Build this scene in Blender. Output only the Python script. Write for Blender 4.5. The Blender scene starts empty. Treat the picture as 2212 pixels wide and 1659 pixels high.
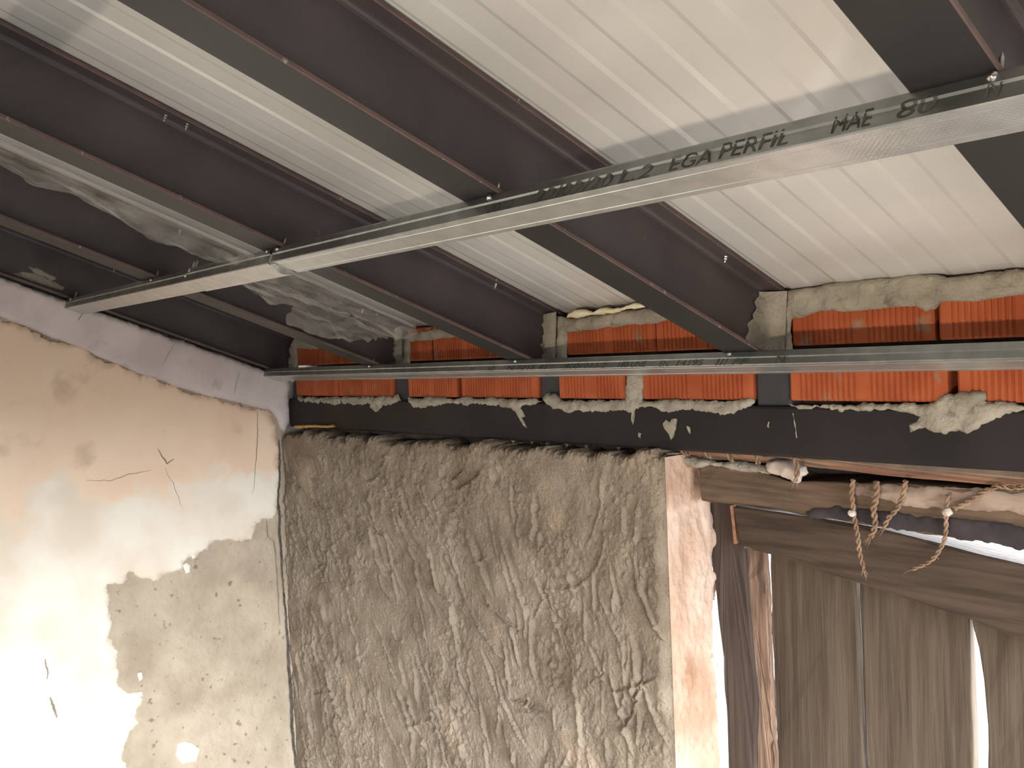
import bpy, bmesh, math, random
import numpy as np
from mathutils import Matrix, Vector
from mathutils.geometry import delaunay_2d_cdt

# ------------------------------------------------------------------ camera, light, exposure
random.seed(7)
rng = np.random.default_rng(11)
H = 2.1                                   # eye level above the floor; heights below are given from eye level
scn = bpy.context.scene
cd = bpy.data.cameras.new('camera'); cam = bpy.data.objects.new('camera', cd)
scn.collection.objects.link(cam); scn.camera = cam
cd.sensor_width = 36.0; cd.sensor_fit = 'HORIZONTAL'; cd.lens = 31.5792
cd.clip_start = 0.02
CR = [[0.671785, 0.004544, 0.740733], [0.739589, 0.05177, -0.671065], [-0.041396, 0.998649, 0.031418]]
CL = (2.46026, -1.28905, 0.0)
mw = Matrix(CR).to_4x4(); mw.translation = (CL[0], CL[1], CL[2] + H)
cam.matrix_world = mw

w = bpy.data.worlds.new('sky'); scn.world = w; w.use_nodes = True
wn = w.node_tree.nodes; wk = w.node_tree.links; bg = wn['Background']
# hazy white sky above the horizon, sunlit ground below it
tcw = wn.new('ShaderNodeTexCoord'); sxyz = wn.new('ShaderNodeSeparateXYZ'); rmp = wn.new('ShaderNodeValToRGB')
wk.new(tcw.outputs['Generated'], sxyz.inputs[0])
mrw = wn.new('ShaderNodeMapRange'); mrw.inputs[1].default_value = -1; mrw.inputs[2].default_value = 1
wk.new(sxyz.outputs['Z'], mrw.inputs[0]); wk.new(mrw.outputs[0], rmp.inputs[0])
rmp.color_ramp.elements[0].position = .49; rmp.color_ramp.elements[0].color = (.042, .041, .040, 1)
rmp.color_ramp.elements[1].position = .52; rmp.color_ramp.elements[1].color = (.90, .945, 1.0, 1)
wk.new(rmp.outputs[0], bg.inputs[0]); bg.inputs[1].default_value = 112.0

def area(name, loc, target, sx, sy, power, col, portal=False):
    l = bpy.data.lights.new(name, 'AREA'); l.shape = 'RECTANGLE'; l.size = sx; l.size_y = sy
    l.energy = power; l.color = col
    o = bpy.data.objects.new(name, l); scn.collection.objects.link(o)
    o.location = (loc[0], loc[1], loc[2] + H)
    d = Vector(target) - Vector(loc)
    o.rotation_euler = d.to_track_quat('-Z', 'Y').to_euler()
    if portal:
        l.cycles.is_portal = True
    return o
# added warm lamp low behind the camera, standing in for sunlight at the entrance
l1 = area('entrance_standin', (3.05, -4.9, -1.62), (2.75, -.4, .12), .9, 0.16, 37, (1.0, 0.83, 0.66))
l1.data.spread = math.radians(50)  # narrowed so the ceiling gets darker towards the left
# sampling aids for the sky seen through the window and the entrance
area('window_portal', (3.48, -1.1, -.97), (0, -1.1, -.97), 1.7, 1.96, 1, (1, 1, 1), True)
area('door_portal', (2.6, -7.2, -1.05), (2.6, 0, -1.05), 1.8, 2.1, 1, (1, 1, 1), True)

vs = scn.view_settings
vs.view_transform = 'Standard'; vs.look = 'None'; vs.gamma = 1.0; vs.use_curve_mapping = False
vs.exposure = -1.2

# ------------------------------------------------------------------ helpers
SL = 0.35682; CS, SN, TN = math.cos(SL), math.sin(SL), math.tan(SL)
ZB = -0.038            # joist underside where it meets the back wall
ZR = 0.0905            # underside of the roof panels at the back wall

def rp(x, s, n):       # point in the roof frame: x, distance up the slope, height above the joist underside
    return (x, -s * CS + n * SN, ZB + s * SN + n * CS)

WL = {}
def tag(o, label=None, cat=None, group=None, kind=None):
    if label: o['label'] = label
    if cat: o['category'] = cat
    if group: o['group'] = group
    if kind: o['kind'] = kind
    return o

def place(o, loc, parent):
    scn.collection.objects.link(o)
    WL[o.name] = loc
    if parent is not None:
        p = WL[parent.name]; o.parent = parent
        o.location = (loc[0] - p[0], loc[1] - p[1], loc[2] - p[2])
    else:
        o.location = (loc[0], loc[1], loc[2] + H)
    return o

def empty(name, loc):
    o = bpy.data.objects.new(name, None); o.empty_display_size = 0.05
    return place(o, loc, None)

def mesh(name, verts, faces, mat, parent=None, smooth=False, loc=None, midx=None, bevel=0, fix=True):
    v = np.array(verts, float).reshape(-1, 3)
    if loc is None:
        loc = (float((v[:, 0].min() + v[:, 0].max()) / 2), float((v[:, 1].min() + v[:, 1].max()) / 2), float(v[:, 2].min()))
    me = bpy.data.meshes.new(name)
    me.from_pydata([tuple(p) for p in (v - np.array(loc))], [], [tuple(int(i) for i in f) for f in faces])
    for m in (mat if isinstance(mat, (list, tuple)) else [mat]):
        me.materials.append(m)
    if midx is not None:
        me.polygons.foreach_set('material_index', midx)
    if fix:
        bm = bmesh.new(); bm.from_mesh(me); bmesh.ops.recalc_face_normals(bm, faces=bm.faces); bm.to_mesh(me); bm.free()
    if smooth:
        me.polygons.foreach_set('use_smooth', [True] * len(me.polygons))
    me.update()
    o = bpy.data.objects.new(name, me)
    if bevel:
        b = o.modifiers.new('bevel', 'BEVEL'); b.width = bevel; b.segments = 2; b.limit_method = 'ANGLE'
    return place(o, loc, parent)

def box(x0, x1, y0, y1, z0, z1):
    v = [(x, y, z) for z in (z0, z1) for y in (y0, y1) for x in (x0, x1)]
    f = [(0, 2, 3, 1), (4, 5, 7, 6), (0, 1, 5, 4), (2, 6, 7, 3), (0, 4, 6, 2), (1, 3, 7, 5)]
    return v, f

def sweep(profile, path_fn, params, closed=True, caps=True):   # profile list of 2D, path_fn(p, u, v) -> 3D
    n = len(profile); v = []; f = []
    for p in params:
        v += [path_fn(p, a, b) for a, b in profile]
    m = n if closed else n - 1
    for k in range(len(params) - 1):
        for i in range(m):
            j = (i + 1) % n
            f.append((k * n + i, k * n + j, (k + 1) * n + j, (k + 1) * n + i))
    if caps and closed:
        f.append(tuple(range(n))); f.append(tuple(range((len(params) - 1) * n, len(params) * n)))
    return v, f

# lattice noise
def _lat(seed):
    r = np.random.default_rng(seed); return r.random((256, 256)) * 2 - 1
_L = [_lat(i) for i in range(6)]
def vnoise(x, y, k=0):
    L = _L[k % 6]
    xi = np.floor(x).astype(int); yi = np.floor(y).astype(int); fx = x - xi; fy = y - yi
    fx = fx * fx * (3 - 2 * fx); fy = fy * fy * (3 - 2 * fy)
    a = L[xi % 256, yi % 256]; b = L[(xi + 1) % 256, yi % 256]; c = L[xi % 256, (yi + 1) % 256]; d = L[(xi + 1) % 256, (yi + 1) % 256]
    return (a * (1 - fx) + b * fx) * (1 - fy) + (c * (1 - fx) + d * fx) * fy
def fbm(x, y, o=4, k=0):
    x = np.asarray(x, float); y = np.asarray(y, float)
    t = np.zeros(np.broadcast(x, y).shape); a = 1.0
    for i in range(o):
        t = t + a * vnoise(x * 2 ** i + 17.3 * i, y * 2 ** i + 9.1 * i, k + i); a *= 0.5
    return t

def refine(poly, step, jit, seed=0, closed=True):
    r = random.Random(seed); out = []
    n = len(poly)
    for i in range(n if closed else n - 1):
        a = poly[i]; b = poly[(i + 1) % n]
        d = math.hypot(b[0] - a[0], b[1] - a[1]); m = max(1, int(d / step))
        nx, ny = (-(b[1] - a[1]) / (d + 1e-9), (b[0] - a[0]) / (d + 1e-9))
        for k in range(m):
            t = k / m
            x = a[0] + (b[0] - a[0]) * t; y = a[1] + (b[1] - a[1]) * t
            q = float(fbm(np.array([x / (step * 7) + seed * 3.7]), np.array([y / (step * 7) + seed]), 4, seed))
            e = (q * 1.0 + r.uniform(-.35, .35)) * jit
            out.append((x + nx * e, y + ny * e))
    if not closed: out.append(poly[-1])
    return out

def inside(P, X, Y):
    P = np.array(P); n = len(P); c = np.zeros(X.shape, bool)
    for i in range(n):
        x1, y1 = P[i]; x2, y2 = P[(i + 1) % n]
        if y1 == y2: continue
        t = ((y1 > Y) != (y2 > Y)) & (X < (x2 - x1) * (Y - y1) / (y2 - y1) + x1)
        c ^= t
    return c
def edge_dist(P, X, Y):
    P = np.array(P); d = np.full(X.shape, 9.0)
    for i in range(len(P)):
        a = P[i]; b = P[(i + 1) % len(P)]; ab = b - a; L = (ab ** 2).sum() + 1e-12
        t = np.clip(((X - a[0]) * ab[0] + (Y - a[1]) * ab[1]) / L, 0, 1)
        d = np.minimum(d, np.hypot(X - a[0] - t * ab[0], Y - a[1] - t * ab[1]))
    return d

def patch(name, outline, to3, height, mat, parent=None, step=.006, jit=.004, grid=.008, edge=.008, seed=1, rough=.0015, rscale=60, back=-.003, smooth=True, loc=None):
    """Irregular layer of plaster, paint or film: ragged outline, thickness falling off at the rim, closed rim."""
    P = refine(outline, step, jit, seed)
    A = np.array(P); x0, y0 = A.min(0); x1, y1 = A.max(0)
    gx, gy = np.meshgrid(np.arange(x0, x1, grid), np.arange(y0, y1, grid * .87))
    gx = gx + (np.arange(gx.shape[0]) % 2)[:, None] * grid / 2
    gx = gx + rng.uniform(-.2, .2, gx.shape) * grid; gy = gy + rng.uniform(-.2, .2, gy.shape) * grid
    gx = gx.ravel(); gy = gy.ravel()
    k = inside(P, gx, gy); gx, gy = gx[k], gy[k]
    if len(gx):
        d = edge_dist(P, gx, gy); k = d > min(grid, edge) * .45; gx, gy = gx[k], gy[k]
    n = len(P)
    V = [Vector(p) for p in P] + [Vector((a, b)) for a, b in zip(gx, gy)]
    E = [(i, (i + 1) % n) for i in range(n)]
    vo, eo, fo, vorig, eorig, forig = delaunay_2d_cdt(V, E, [], 1, 1e-7)
    X = np.array([p[0] for p in vo]); Y = np.array([p[1] for p in vo])
    d = edge_dist(P, X, Y)
    t = np.clip(d / edge, 0, 1); t = np.sqrt(1 - (1 - t) ** 2)
    hh = height(X, Y) if callable(height) else height
    hgt = hh * (.25 + .75 * t) + rough * fbm(X * rscale, Y * rscale, 4, seed) * t
    verts = [to3(a, b, c) for a, b, c in zip(X, Y, hgt)]
    faces = [tuple(f) for f in fo]
    cnt = {}
    for f in faces:
        for i in range(len(f)):
            e = (f[i], f[(i + 1) % len(f)]); cnt[e] = cnt.get(e, 0) + 1
    bvert = {}
    for (a, b) in list(cnt):
        if (b, a) not in cnt:
            for q in (a, b):
                if q not in bvert:
                    bvert[q] = len(verts); verts.append(to3(X[q], Y[q], back))
            faces.append((b, a, bvert[a], bvert[b]))
    return mesh(name, verts, faces, mat, parent, smooth, loc)

# ------------------------------------------------------------------ materials
def mat(name, c1, c2=None, scale=8, rough=.85, metal=0.0, c3=None, t3=.62, s3=25, w3=.05, stretch=(1, 1, 1), bump=.25, bscale=90, bdist=.002, spec=.3, detail=6, rot=(0, 0, 0), rvar=0.0):
    m = bpy.data.materials.new(name); m.use_nodes = True
    nt = m.node_tree; N = nt.nodes; K = nt.links; b = N['Principled BSDF']
    g = N.new('ShaderNodeNewGeometry'); mp = N.new('ShaderNodeMapping')
    mp.inputs['Scale'].default_value = stretch; mp.inputs['Rotation'].default_value = rot
    K.new(g.outputs['Position'], mp.inputs['Vector'])
    def noise(s, d=detail):
        n = N.new('ShaderNodeTexNoise'); n.inputs['Scale'].default_value = s; n.inputs['Detail'].default_value = d
        K.new(mp.outputs[0], n.inputs['Vector']); return n
    def ramp(src, a, bb, p0=.35, p1=.65):
        r = N.new('ShaderNodeValToRGB'); r.color_ramp.elements[0].position = p0; r.color_ramp.elements[1].position = p1
        r.color_ramp.elements[0].color = (*a, 1); r.color_ramp.elements[1].color = (*bb, 1)
        K.new(src, r.inputs[0]); return r
    col = None
    n1 = noise(scale)
    r1 = ramp(n1.outputs[0], c1, c2 or c1); col = r1.outputs[0]
    if c3:
        n3 = noise(s3, 8); mask = ramp(n3.outputs[0], (0, 0, 0), (1, 1, 1), t3, t3 + w3)
        mx = N.new('ShaderNodeMix'); mx.data_type = 'RGBA'
        K.new(mask.outputs[0], mx.inputs['Factor']); K.new(col, mx.inputs['A']); mx.inputs['B'].default_value = (*c3, 1)
        col = mx.outputs['Result']
    K.new(col, b.inputs['Base Color'])
    b.inputs['Roughness'].default_value = rough; b.inputs['Metallic'].default_value = metal
    b.inputs['Specular IOR Level'].default_value = spec
    if rvar:
        mr = N.new('ShaderNodeMapRange'); K.new(n1.outputs[0], mr.inputs[0])
        mr.inputs[1].default_value = .3; mr.inputs[2].default_value = .7
        mr.inputs[3].default_value = rough - rvar; mr.inputs[4].default_value = rough + rvar
        K.new(mr.outputs[0], b.inputs['Roughness'])
    if bump:
        n2 = noise(bscale, 8); bp = N.new('ShaderNodeBump'); bp.inputs['Strength'].default_value = bump; bp.inputs['Distance'].default_value = bdist
        K.new(n2.outputs[0], bp.inputs['Height']); K.new(bp.outputs[0], b.inputs['Normal'])
    return m

M = {}
M['panel'] = mat('panel_white', (.53, .515, .485), (.59, .575, .545), 5, rough=.13, spec=.5, bump=.10, bscale=14, bdist=.0015, c3=(.56, .47, .33), t3=.70, s3=3.0, w3=.14)
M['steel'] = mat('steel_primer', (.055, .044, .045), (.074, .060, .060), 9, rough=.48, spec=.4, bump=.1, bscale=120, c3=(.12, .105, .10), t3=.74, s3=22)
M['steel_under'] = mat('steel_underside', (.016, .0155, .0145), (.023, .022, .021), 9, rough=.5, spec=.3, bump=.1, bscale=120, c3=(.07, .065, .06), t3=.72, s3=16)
M['steel_edge'] = mat('steel_primer_edge', (.12, .075, .068), (.09, .06, .056), 30, rough=.55, bump=.1, c3=(.3, .26, .24), t3=.66, s3=60)
M['steel_lintel'] = mat('steel_lintel', (.011, .0085, .008), (.019, .015, .0145), 7, rough=.55, spec=.25, bump=.2, bscale=80, c3=(.16, .14, .12), t3=.76, s3=70, stretch=(1, 1, .35))
M['steel_post'] = mat('steel_post', (.035, .037, .040), (.046, .048, .052), 20, rough=.6)
M['mortar'] = mat('mortar_grey', (.25, .225, .175), (.38, .345, .28), 20, rough=.95, bump=.95, bscale=150, bdist=.005, c3=(.17, .15, .115), t3=.6, s3=30, w3=.12)
M['mortar_dark'] = mat('mortar_core', (.10, .075, .055), (.17, .13, .10), 22, rough=1, bump=.6, bscale=120, bdist=.004)
M['render_band'] = mat('lilac_mortar', (.56, .485, .465), (.66, .58, .56), 10, rough=.95, bump=.35, bscale=110, bdist=.002, c3=(.33, .28, .25), t3=.62, s3=16, w3=.18)
def two_tone():      # tan limewash above, blotchy whiter coat below; whiteness partly daylight put into the colour
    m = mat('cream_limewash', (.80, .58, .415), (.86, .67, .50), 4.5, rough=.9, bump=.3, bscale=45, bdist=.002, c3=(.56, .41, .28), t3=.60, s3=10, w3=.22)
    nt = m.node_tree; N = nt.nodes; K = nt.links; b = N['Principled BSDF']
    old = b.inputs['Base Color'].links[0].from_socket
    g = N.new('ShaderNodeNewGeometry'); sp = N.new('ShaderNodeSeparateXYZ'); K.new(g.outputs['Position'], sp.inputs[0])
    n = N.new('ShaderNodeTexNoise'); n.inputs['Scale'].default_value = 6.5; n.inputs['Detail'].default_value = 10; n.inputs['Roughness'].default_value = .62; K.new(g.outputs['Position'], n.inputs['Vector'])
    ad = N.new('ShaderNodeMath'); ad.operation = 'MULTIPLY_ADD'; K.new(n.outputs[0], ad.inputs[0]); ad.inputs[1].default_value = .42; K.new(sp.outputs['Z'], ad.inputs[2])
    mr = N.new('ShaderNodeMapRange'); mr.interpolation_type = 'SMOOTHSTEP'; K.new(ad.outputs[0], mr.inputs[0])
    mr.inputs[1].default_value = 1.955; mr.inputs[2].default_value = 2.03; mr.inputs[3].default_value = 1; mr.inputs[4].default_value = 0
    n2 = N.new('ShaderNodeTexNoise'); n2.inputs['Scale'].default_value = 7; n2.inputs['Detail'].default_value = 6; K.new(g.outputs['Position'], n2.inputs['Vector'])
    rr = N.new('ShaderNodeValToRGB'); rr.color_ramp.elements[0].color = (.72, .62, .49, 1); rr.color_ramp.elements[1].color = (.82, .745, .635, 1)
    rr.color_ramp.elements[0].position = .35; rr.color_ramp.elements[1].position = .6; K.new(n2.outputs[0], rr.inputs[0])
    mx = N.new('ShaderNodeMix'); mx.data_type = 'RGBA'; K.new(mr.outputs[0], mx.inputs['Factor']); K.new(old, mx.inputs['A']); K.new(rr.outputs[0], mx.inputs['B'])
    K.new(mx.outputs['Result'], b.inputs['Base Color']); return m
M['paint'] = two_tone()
M['bare'] = mat('bare_render', (.345, .275, .20), (.46, .38, .285), 9, rough=.95, bump=.9, bscale=60, bdist=.006, c3=(.22, .18, .135), t3=.63, s3=42, w3=.06)
M['rough'] = mat('rough_render', (.185, .142, .100), (.29, .235, .175), 11, rough=.96, bump=1.0, bscale=150, bdist=.006, c3=(.37, .28, .205), t3=.60, s3=7, w3=.15)
M['reveal'] = mat('reveal_render', (.42, .26, .175), (.58, .43, .335), 8, rough=.95, bump=.8, bscale=90, bdist=.004, c3=(.32, .18, .11), t3=.6, s3=9, w3=.15)
M['brick'] = mat('brick_orange', (.30, .066, .022), (.40, .10, .036), 14, rough=.85, bump=.3, bscale=150, c3=(.27, .16, .10), t3=.60, s3=20, w3=.1)
M['zinc'] = None
M['screw'] = mat('screw_zinc', (.5, .5, .48), (.38, .38, .36), 40, rough=.3, metal=1.0, bump=0)
M['ink'] = mat('printed_ink', (.022, .026, .02), (.06, .066, .056), 60, rough=.7, bump=0)
M['foam'] = mat('foam_yellow', (.72, .66, .42), (.80, .76, .56), 30, rough=.8, bump=.3)
M['straw'] = mat('straw', (.16, .095, .058), (.28, .185, .12), 60, rough=.9, bump=.4, bscale=300)
M['straw_yellow'] = mat('straw_yellow', (.55, .30, .08), (.62, .40, .14), 60, rough=.9)
M['lime'] = mat('lime_lump', (.42, .34, .28), (.54, .46, .40), 40, rough=.95, bump=.5)
M['crack'] = mat('crack', (.22, .175, .135), (.32, .26, .20), 40, rough=1)
M['concrete'] = mat('floor_concrete', (.095, .087, .076), (.125, .115, .10), 4, rough=.9)
M['plaster'] = mat('plain_plaster', (.34, .31, .27), (.40, .37, .33), 4, rough=.95)
def wood(name, a, b, c, horiz=False, s=7, rot=(0, 0, 0)):
    st = (.07, 1, 1) if horiz else (1, 1, .05)
    return mat(name, a, b, s * 13, rough=.85, c3=c, t3=.55, s3=s * 4.5, w3=.16, stretch=st, bump=.7, bscale=260, bdist=.002, rot=rot, detail=8, spec=.2)
M['wood_board'] = wood('wood_board', (.060, .043, .029), (.098, .072, .050), (.042, .031, .024))
M['wood_post'] = wood('wood_post', (.044, .031, .024), (.074, .055, .044), (.028, .021, .019))
M['wood_batten'] = wood('wood_batten', (.11, .068, .046), (.25, .165, .115), (.085, .055, .042), s=14)
M['wood_beam'] = wood('wood_beam', (.080, .052, .033), (.145, .10, .066), (.036, .028, .026), True)
M['wood_brace'] = wood('wood_brace', (.040, .027, .018), (.074, .051, .036), (.027, .019, .015), True, rot=(0, .35, 0))
M['wood_plank'] = wood('wood_plank', (.26, .13, .075), (.36, .20, .125), (.18, .09, .06), True)

def zinc():
    m = bpy.data.materials.new('galvanised'); m.use_nodes = True; nt = m.node_tree; N = nt.nodes; K = nt.links; b = N['Principled BSDF']
    g = N.new('ShaderNodeNewGeometry')
    n = N.new('ShaderNodeTexNoise'); n.inputs['Scale'].default_value = 35; K.new(g.outputs['Position'], n.inputs['Vector'])
    r = N.new('ShaderNodeValToRGB'); r.color_ramp.elements[0].color = (.50, .51, .50, 1); r.color_ramp.elements[1].color = (.62, .63, .62, 1)
    r.color_ramp.elements[0].position = .3; r.color_ramp.elements[1].position = .7
    K.new(n.outputs[0], r.inputs[0]); K.new(r.outputs[0], b.inputs['Base Color'])
    b.inputs['Metallic'].default_value = .8; b.inputs['Roughness'].default_value = .30
    # pressed dimple rows
    wv = []
    for rot in (.785, -.785):
        mp = N.new('ShaderNodeMapping'); mp.inputs['Rotation'].default_value = (0, 0, rot); K.new(g.outputs['Position'], mp.inputs['Vector'])
        x = N.new('ShaderNodeTexWave'); x.inputs['Scale'].default_value = 95; K.new(mp.outputs[0], x.inputs['Vector']); wv.append(x)
    mu = N.new('ShaderNodeMath'); mu.operation = 'MULTIPLY'; K.new(wv[0].outputs['Fac'], mu.inputs[0]); K.new(wv[1].outputs['Fac'], mu.inputs[1])
    bp = N.new('ShaderNodeBump'); bp.inputs['Strength'].default_value = .16; bp.inputs['Distance'].default_value = .0005
    K.new(mu.outputs[0], bp.inputs['Height']); K.new(bp.outputs[0], b.inputs['Normal'])
    return m
M['zinc'] = zinc()
M['zinc_smooth'] = mat('galvanised_smooth', (.27, .285, .275), (.36, .375, .365), 35, rough=.45, metal=1.0, bump=.05, bscale=30)  # undimpled sides, darker than the underside: dark reflections put into the colour

def film():
    m = bpy.data.materials.new('clear_film'); m.use_nodes = True; nt = m.node_tree; N = nt.nodes; K = nt.links
    b = N['Principled BSDF']; out = N['Material Output']
    b.inputs['Base Color'].default_value = (.42, .41, .38, 1); b.inputs['Roughness'].default_value = .14; b.inputs['Specular IOR Level'].default_value = .8
    nb = N.new('ShaderNodeTexNoise'); nb.inputs['Scale'].default_value = 130; nb.inputs['Detail'].default_value = 4
    gb = N.new('ShaderNodeNewGeometry'); K.new(gb.outputs['Position'], nb.inputs['Vector'])
    bpf = N.new('ShaderNodeBump'); bpf.inputs['Strength'].default_value = .5; bpf.inputs['Distance'].default_value = .002; K.new(nb.outputs[0], bpf.inputs['Height']); K.new(bpf.outputs[0], b.inputs['Normal'])
    tr = N.new('ShaderNodeBsdfTransparent'); mx = N.new('ShaderNodeMixShader')
    g = N.new('ShaderNodeNewGeometry'); n = N.new('ShaderNodeTexNoise'); n.inputs['Scale'].default_value = 22; n.inputs['Detail'].default_value = 6
    K.new(g.outputs['Position'], n.inputs['Vector'])
    mr = N.new('ShaderNodeMapRange'); mr.inputs[1].default_value = .3; mr.inputs[2].default_value = .75; mr.inputs[3].default_value = .10; mr.inputs[4].default_value = .42
    K.new(n.outputs[0], mr.inputs[0]); K.new(mr.outputs[0], mx.inputs[0])
    K.new(tr.outputs[0], mx.inputs[1]); K.new(b.outputs[0], mx.inputs[2]); K.new(mx.outputs[0], out.inputs['Surface'])
    return m
M['film'] = film()

# ------------------------------------------------------------------ the setting
XW = 0.05            # painted face of the left wall
YP = -0.03           # rough render face of the back wall
S = 'structure'
tag(mesh('floor', *box(-.3, 5.1, -7.6, 1.6, -2.25, -2.1), M['concrete']), 'grey concrete floor below the frame', kind=S)

# ceiling: roof panels with shallow pressed bands running down the slope
ceil = tag(empty('ceiling', (2.0, -3.4, ZR + 3.4 * TN)), 'white ribbed metal roof panels above the dark joists', kind=S)
def roof_panel(x0, x1):
    prof = []; per = .0825; st = .0016; sl = .0035
    x = x0 + .002; k0 = math.floor((x0 - 1.821) / per)
    pts = [(x0, .006), (x0 + .002, 0)]
    k = k0
    while True:
        up = 1.821 + k * per; dn = up + .042
        for c, a, b in ((up, 0, st), (dn, st, 0)):
            if x0 + .01 < c < x1 - .01:
                if len(pts) == 2 and a == st: pts[1] = (x0 + .002, st)
                pts += [(c - sl, a), (c + sl, b)]
        k += 1
        if up > x1: break
    pts += [(x1 - .002, pts[-1][1]), (x1, .006), (x1, .05), (x0, .05)]
    v, f = sweep(pts, lambda s, a, b: (a, -s * CS + b * SN, ZR + s * SN + b * CS), [-.30, 0, 7.9])
    return mesh('roof_panel', v, f, M['panel'], ceil)
for a, b in ((-.35, .49), (.49, 1.449), (1.449, 2.408), (2.408, 3.37), (3.37, 4.33), (4.33, 5.2)):
    roof_panel(a + .0005, b - .0005)

# left wall: bare render body, cream paint skin with a flaked-off field, mortar band under the end joist
yy = np.concatenate([np.arange(-2.4, .0001, .012)]); zz = np.arange(-2.1, .95, .012)
GY, GZ = np.meshgrid(yy, zz, indexing='ij')
GX = XW - .004 + .0025 * fbm(GY * 9, GZ * 9, 4, 1) + .0012 * fbm(GY * 60, GZ * 60, 2, 2)
V = [(x, y, z) for x, y, z in zip(GX.ravel(), GY.ravel(), GZ.ravel())]
nz = len(zz); F = [(i * nz + j, i * nz + j + 1, (i + 1) * nz + j + 1, (i + 1) * nz + j) for i in range(len(yy) - 1) for j in range(nz - 1) if zz[j + 1] < ZB - yy[i + 1] * TN]
wl = tag(mesh('wall_left', V, F, M['bare'], smooth=True), 'cream painted wall with flaked-off plaster on the left', kind=S)
def wall_prism(x0, x1, y0, y1):
    pr = [(y0, -2.1), (y1, -2.1), (y1, ZB - .003 - y1 * TN), (y0, ZB - .003 - y0 * TN)]
    return sweep(pr, lambda x, a, b: (x, a, b), [x0, x1])
mesh('wall_body', *wall_prism(-.3, XW - .010, -7.6, .16), M['plaster'], wl)
mesh('wall_body', *wall_prism(XW - .012, XW + .002, -7.6, -2.39), M['plaster'], wl)
mesh('wall_body', *wall_prism(-.3, -.02, -7.6, .16), M['plaster'], wl)
BAND_LOW = [(-0.8925, 0.2031), (-0.8022, 0.1678), (-0.7454, 0.1439), (-0.6864, 0.1202), (-0.636, 0.0911), (-0.594, 0.0765), (-0.5402, 0.0518), (-0.4849, 0.0227), (-0.4275, -0.0038), (-0.38, -0.0219), (-0.3189, -0.05), (-0.2683, -0.0681), (-0.2159, -0.0816), (-0.1485, -0.1042), (-0.0926, -0.1186), (-0.0611, -0.1262)]
BAND_LOW = [(-2.38, BAND_LOW[0][1] + (2.38 + BAND_LOW[0][0]) * TN)] + BAND_LOW
to_l = lambda a, b, c: (XW + c, a, b)
paint_edge = [(-0.0509, -0.1553), (-0.0399, -0.197), (-0.0432, -0.2851), (-0.0446, -0.3666), (-0.0542, -0.4334), (-0.0668, -0.4478), (-0.0882, -0.4391), (-0.1176, -0.4481), (-0.134, -0.4882), (-0.1555, -0.4926), (-0.1967, -0.4843), (-0.2374, -0.4814), (-0.2714, -0.4936), (-0.2941, -0.4999), (-0.3081, -0.5191), (-0.3289, -0.5216), (-0.3426, -0.5394), (-0.3681, -0.5433), (-0.3932, -0.5447), (-0.4089, -0.5615), (-0.4506, -0.5482), (-0.4745, -0.5264), (-0.4942, -0.5444), (-0.5358, -0.5432), (-0.533, -0.5774), (-0.5418, -0.6139), (-0.5368, -0.6487), (-0.5431, -0.6808), (-0.5242, -0.7144), (-0.5232, -0.7607), (-0.5232, -0.8031), (-0.5015, -0.8335), (-0.4726, -0.8479), (-0.464, -0.8652), (-0.4873, -0.8989), (-0.4742, -0.9214), (-0.499, -0.9407), (-0.5247, -0.9849), (-0.5154, -1.0295), (-0.5444, -1.0935), (-0.5378, -1.23), (-0.584, -1.4046)]
outl = [(y, z - .004) for y, z in BAND_LOW] + paint_edge + [(-.52, -2.09), (-2.38, -2.09)]
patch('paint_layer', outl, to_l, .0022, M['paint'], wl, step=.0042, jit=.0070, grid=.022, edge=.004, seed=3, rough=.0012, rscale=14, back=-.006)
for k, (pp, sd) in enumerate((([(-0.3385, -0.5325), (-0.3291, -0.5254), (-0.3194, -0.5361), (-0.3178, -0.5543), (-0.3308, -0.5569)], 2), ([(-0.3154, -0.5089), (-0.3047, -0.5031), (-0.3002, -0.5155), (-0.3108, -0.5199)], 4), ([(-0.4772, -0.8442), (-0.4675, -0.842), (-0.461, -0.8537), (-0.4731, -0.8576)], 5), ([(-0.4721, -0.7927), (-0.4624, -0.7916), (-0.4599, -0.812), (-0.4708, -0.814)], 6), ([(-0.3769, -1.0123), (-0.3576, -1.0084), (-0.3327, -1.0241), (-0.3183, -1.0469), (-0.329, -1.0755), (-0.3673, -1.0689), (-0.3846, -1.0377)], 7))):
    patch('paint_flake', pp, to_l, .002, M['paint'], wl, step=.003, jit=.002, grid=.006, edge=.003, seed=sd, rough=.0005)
# mortar band between paint and end joist; thicker towards the joist
def band_h(a, b):
    low = np.interp(a, [p[0] for p in BAND_LOW], [p[1] for p in BAND_LOW])
    t = np.clip((b - low) / .10, 0, 1); return .010 + .018 * t
top_band = [(-.0, ZB + .0005), (-.30, ZB + .30 * TN), (-.62, ZB + .62 * TN), (-1.5, ZB + 1.5 * TN), (-2.39, ZB + 2.39 * TN)]
corner_dn = [(-0.0568, -0.1549), (-0.038, -0.1903), (-0.0284, -0.2048), (-0.0053, -0.1932), (0.0059, -0.1529), (0.0006, -0.084)]
band = top_band[::-1] + [(.0, -.06), (.0, -.17), (-.015, -.195)] + [(-.03, -.185), (-.035, -.16), (-.05, -.133)] + [(y, z) for y, z in BAND_LOW[::-1] if y < -.06]
patch('mortar_band', band, to_l, band_h, M['render_band'], wl, step=.006, jit=.0025, grid=.012, edge=.006, seed=5, rough=.0022, rscale=18, back=-.008)
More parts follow.
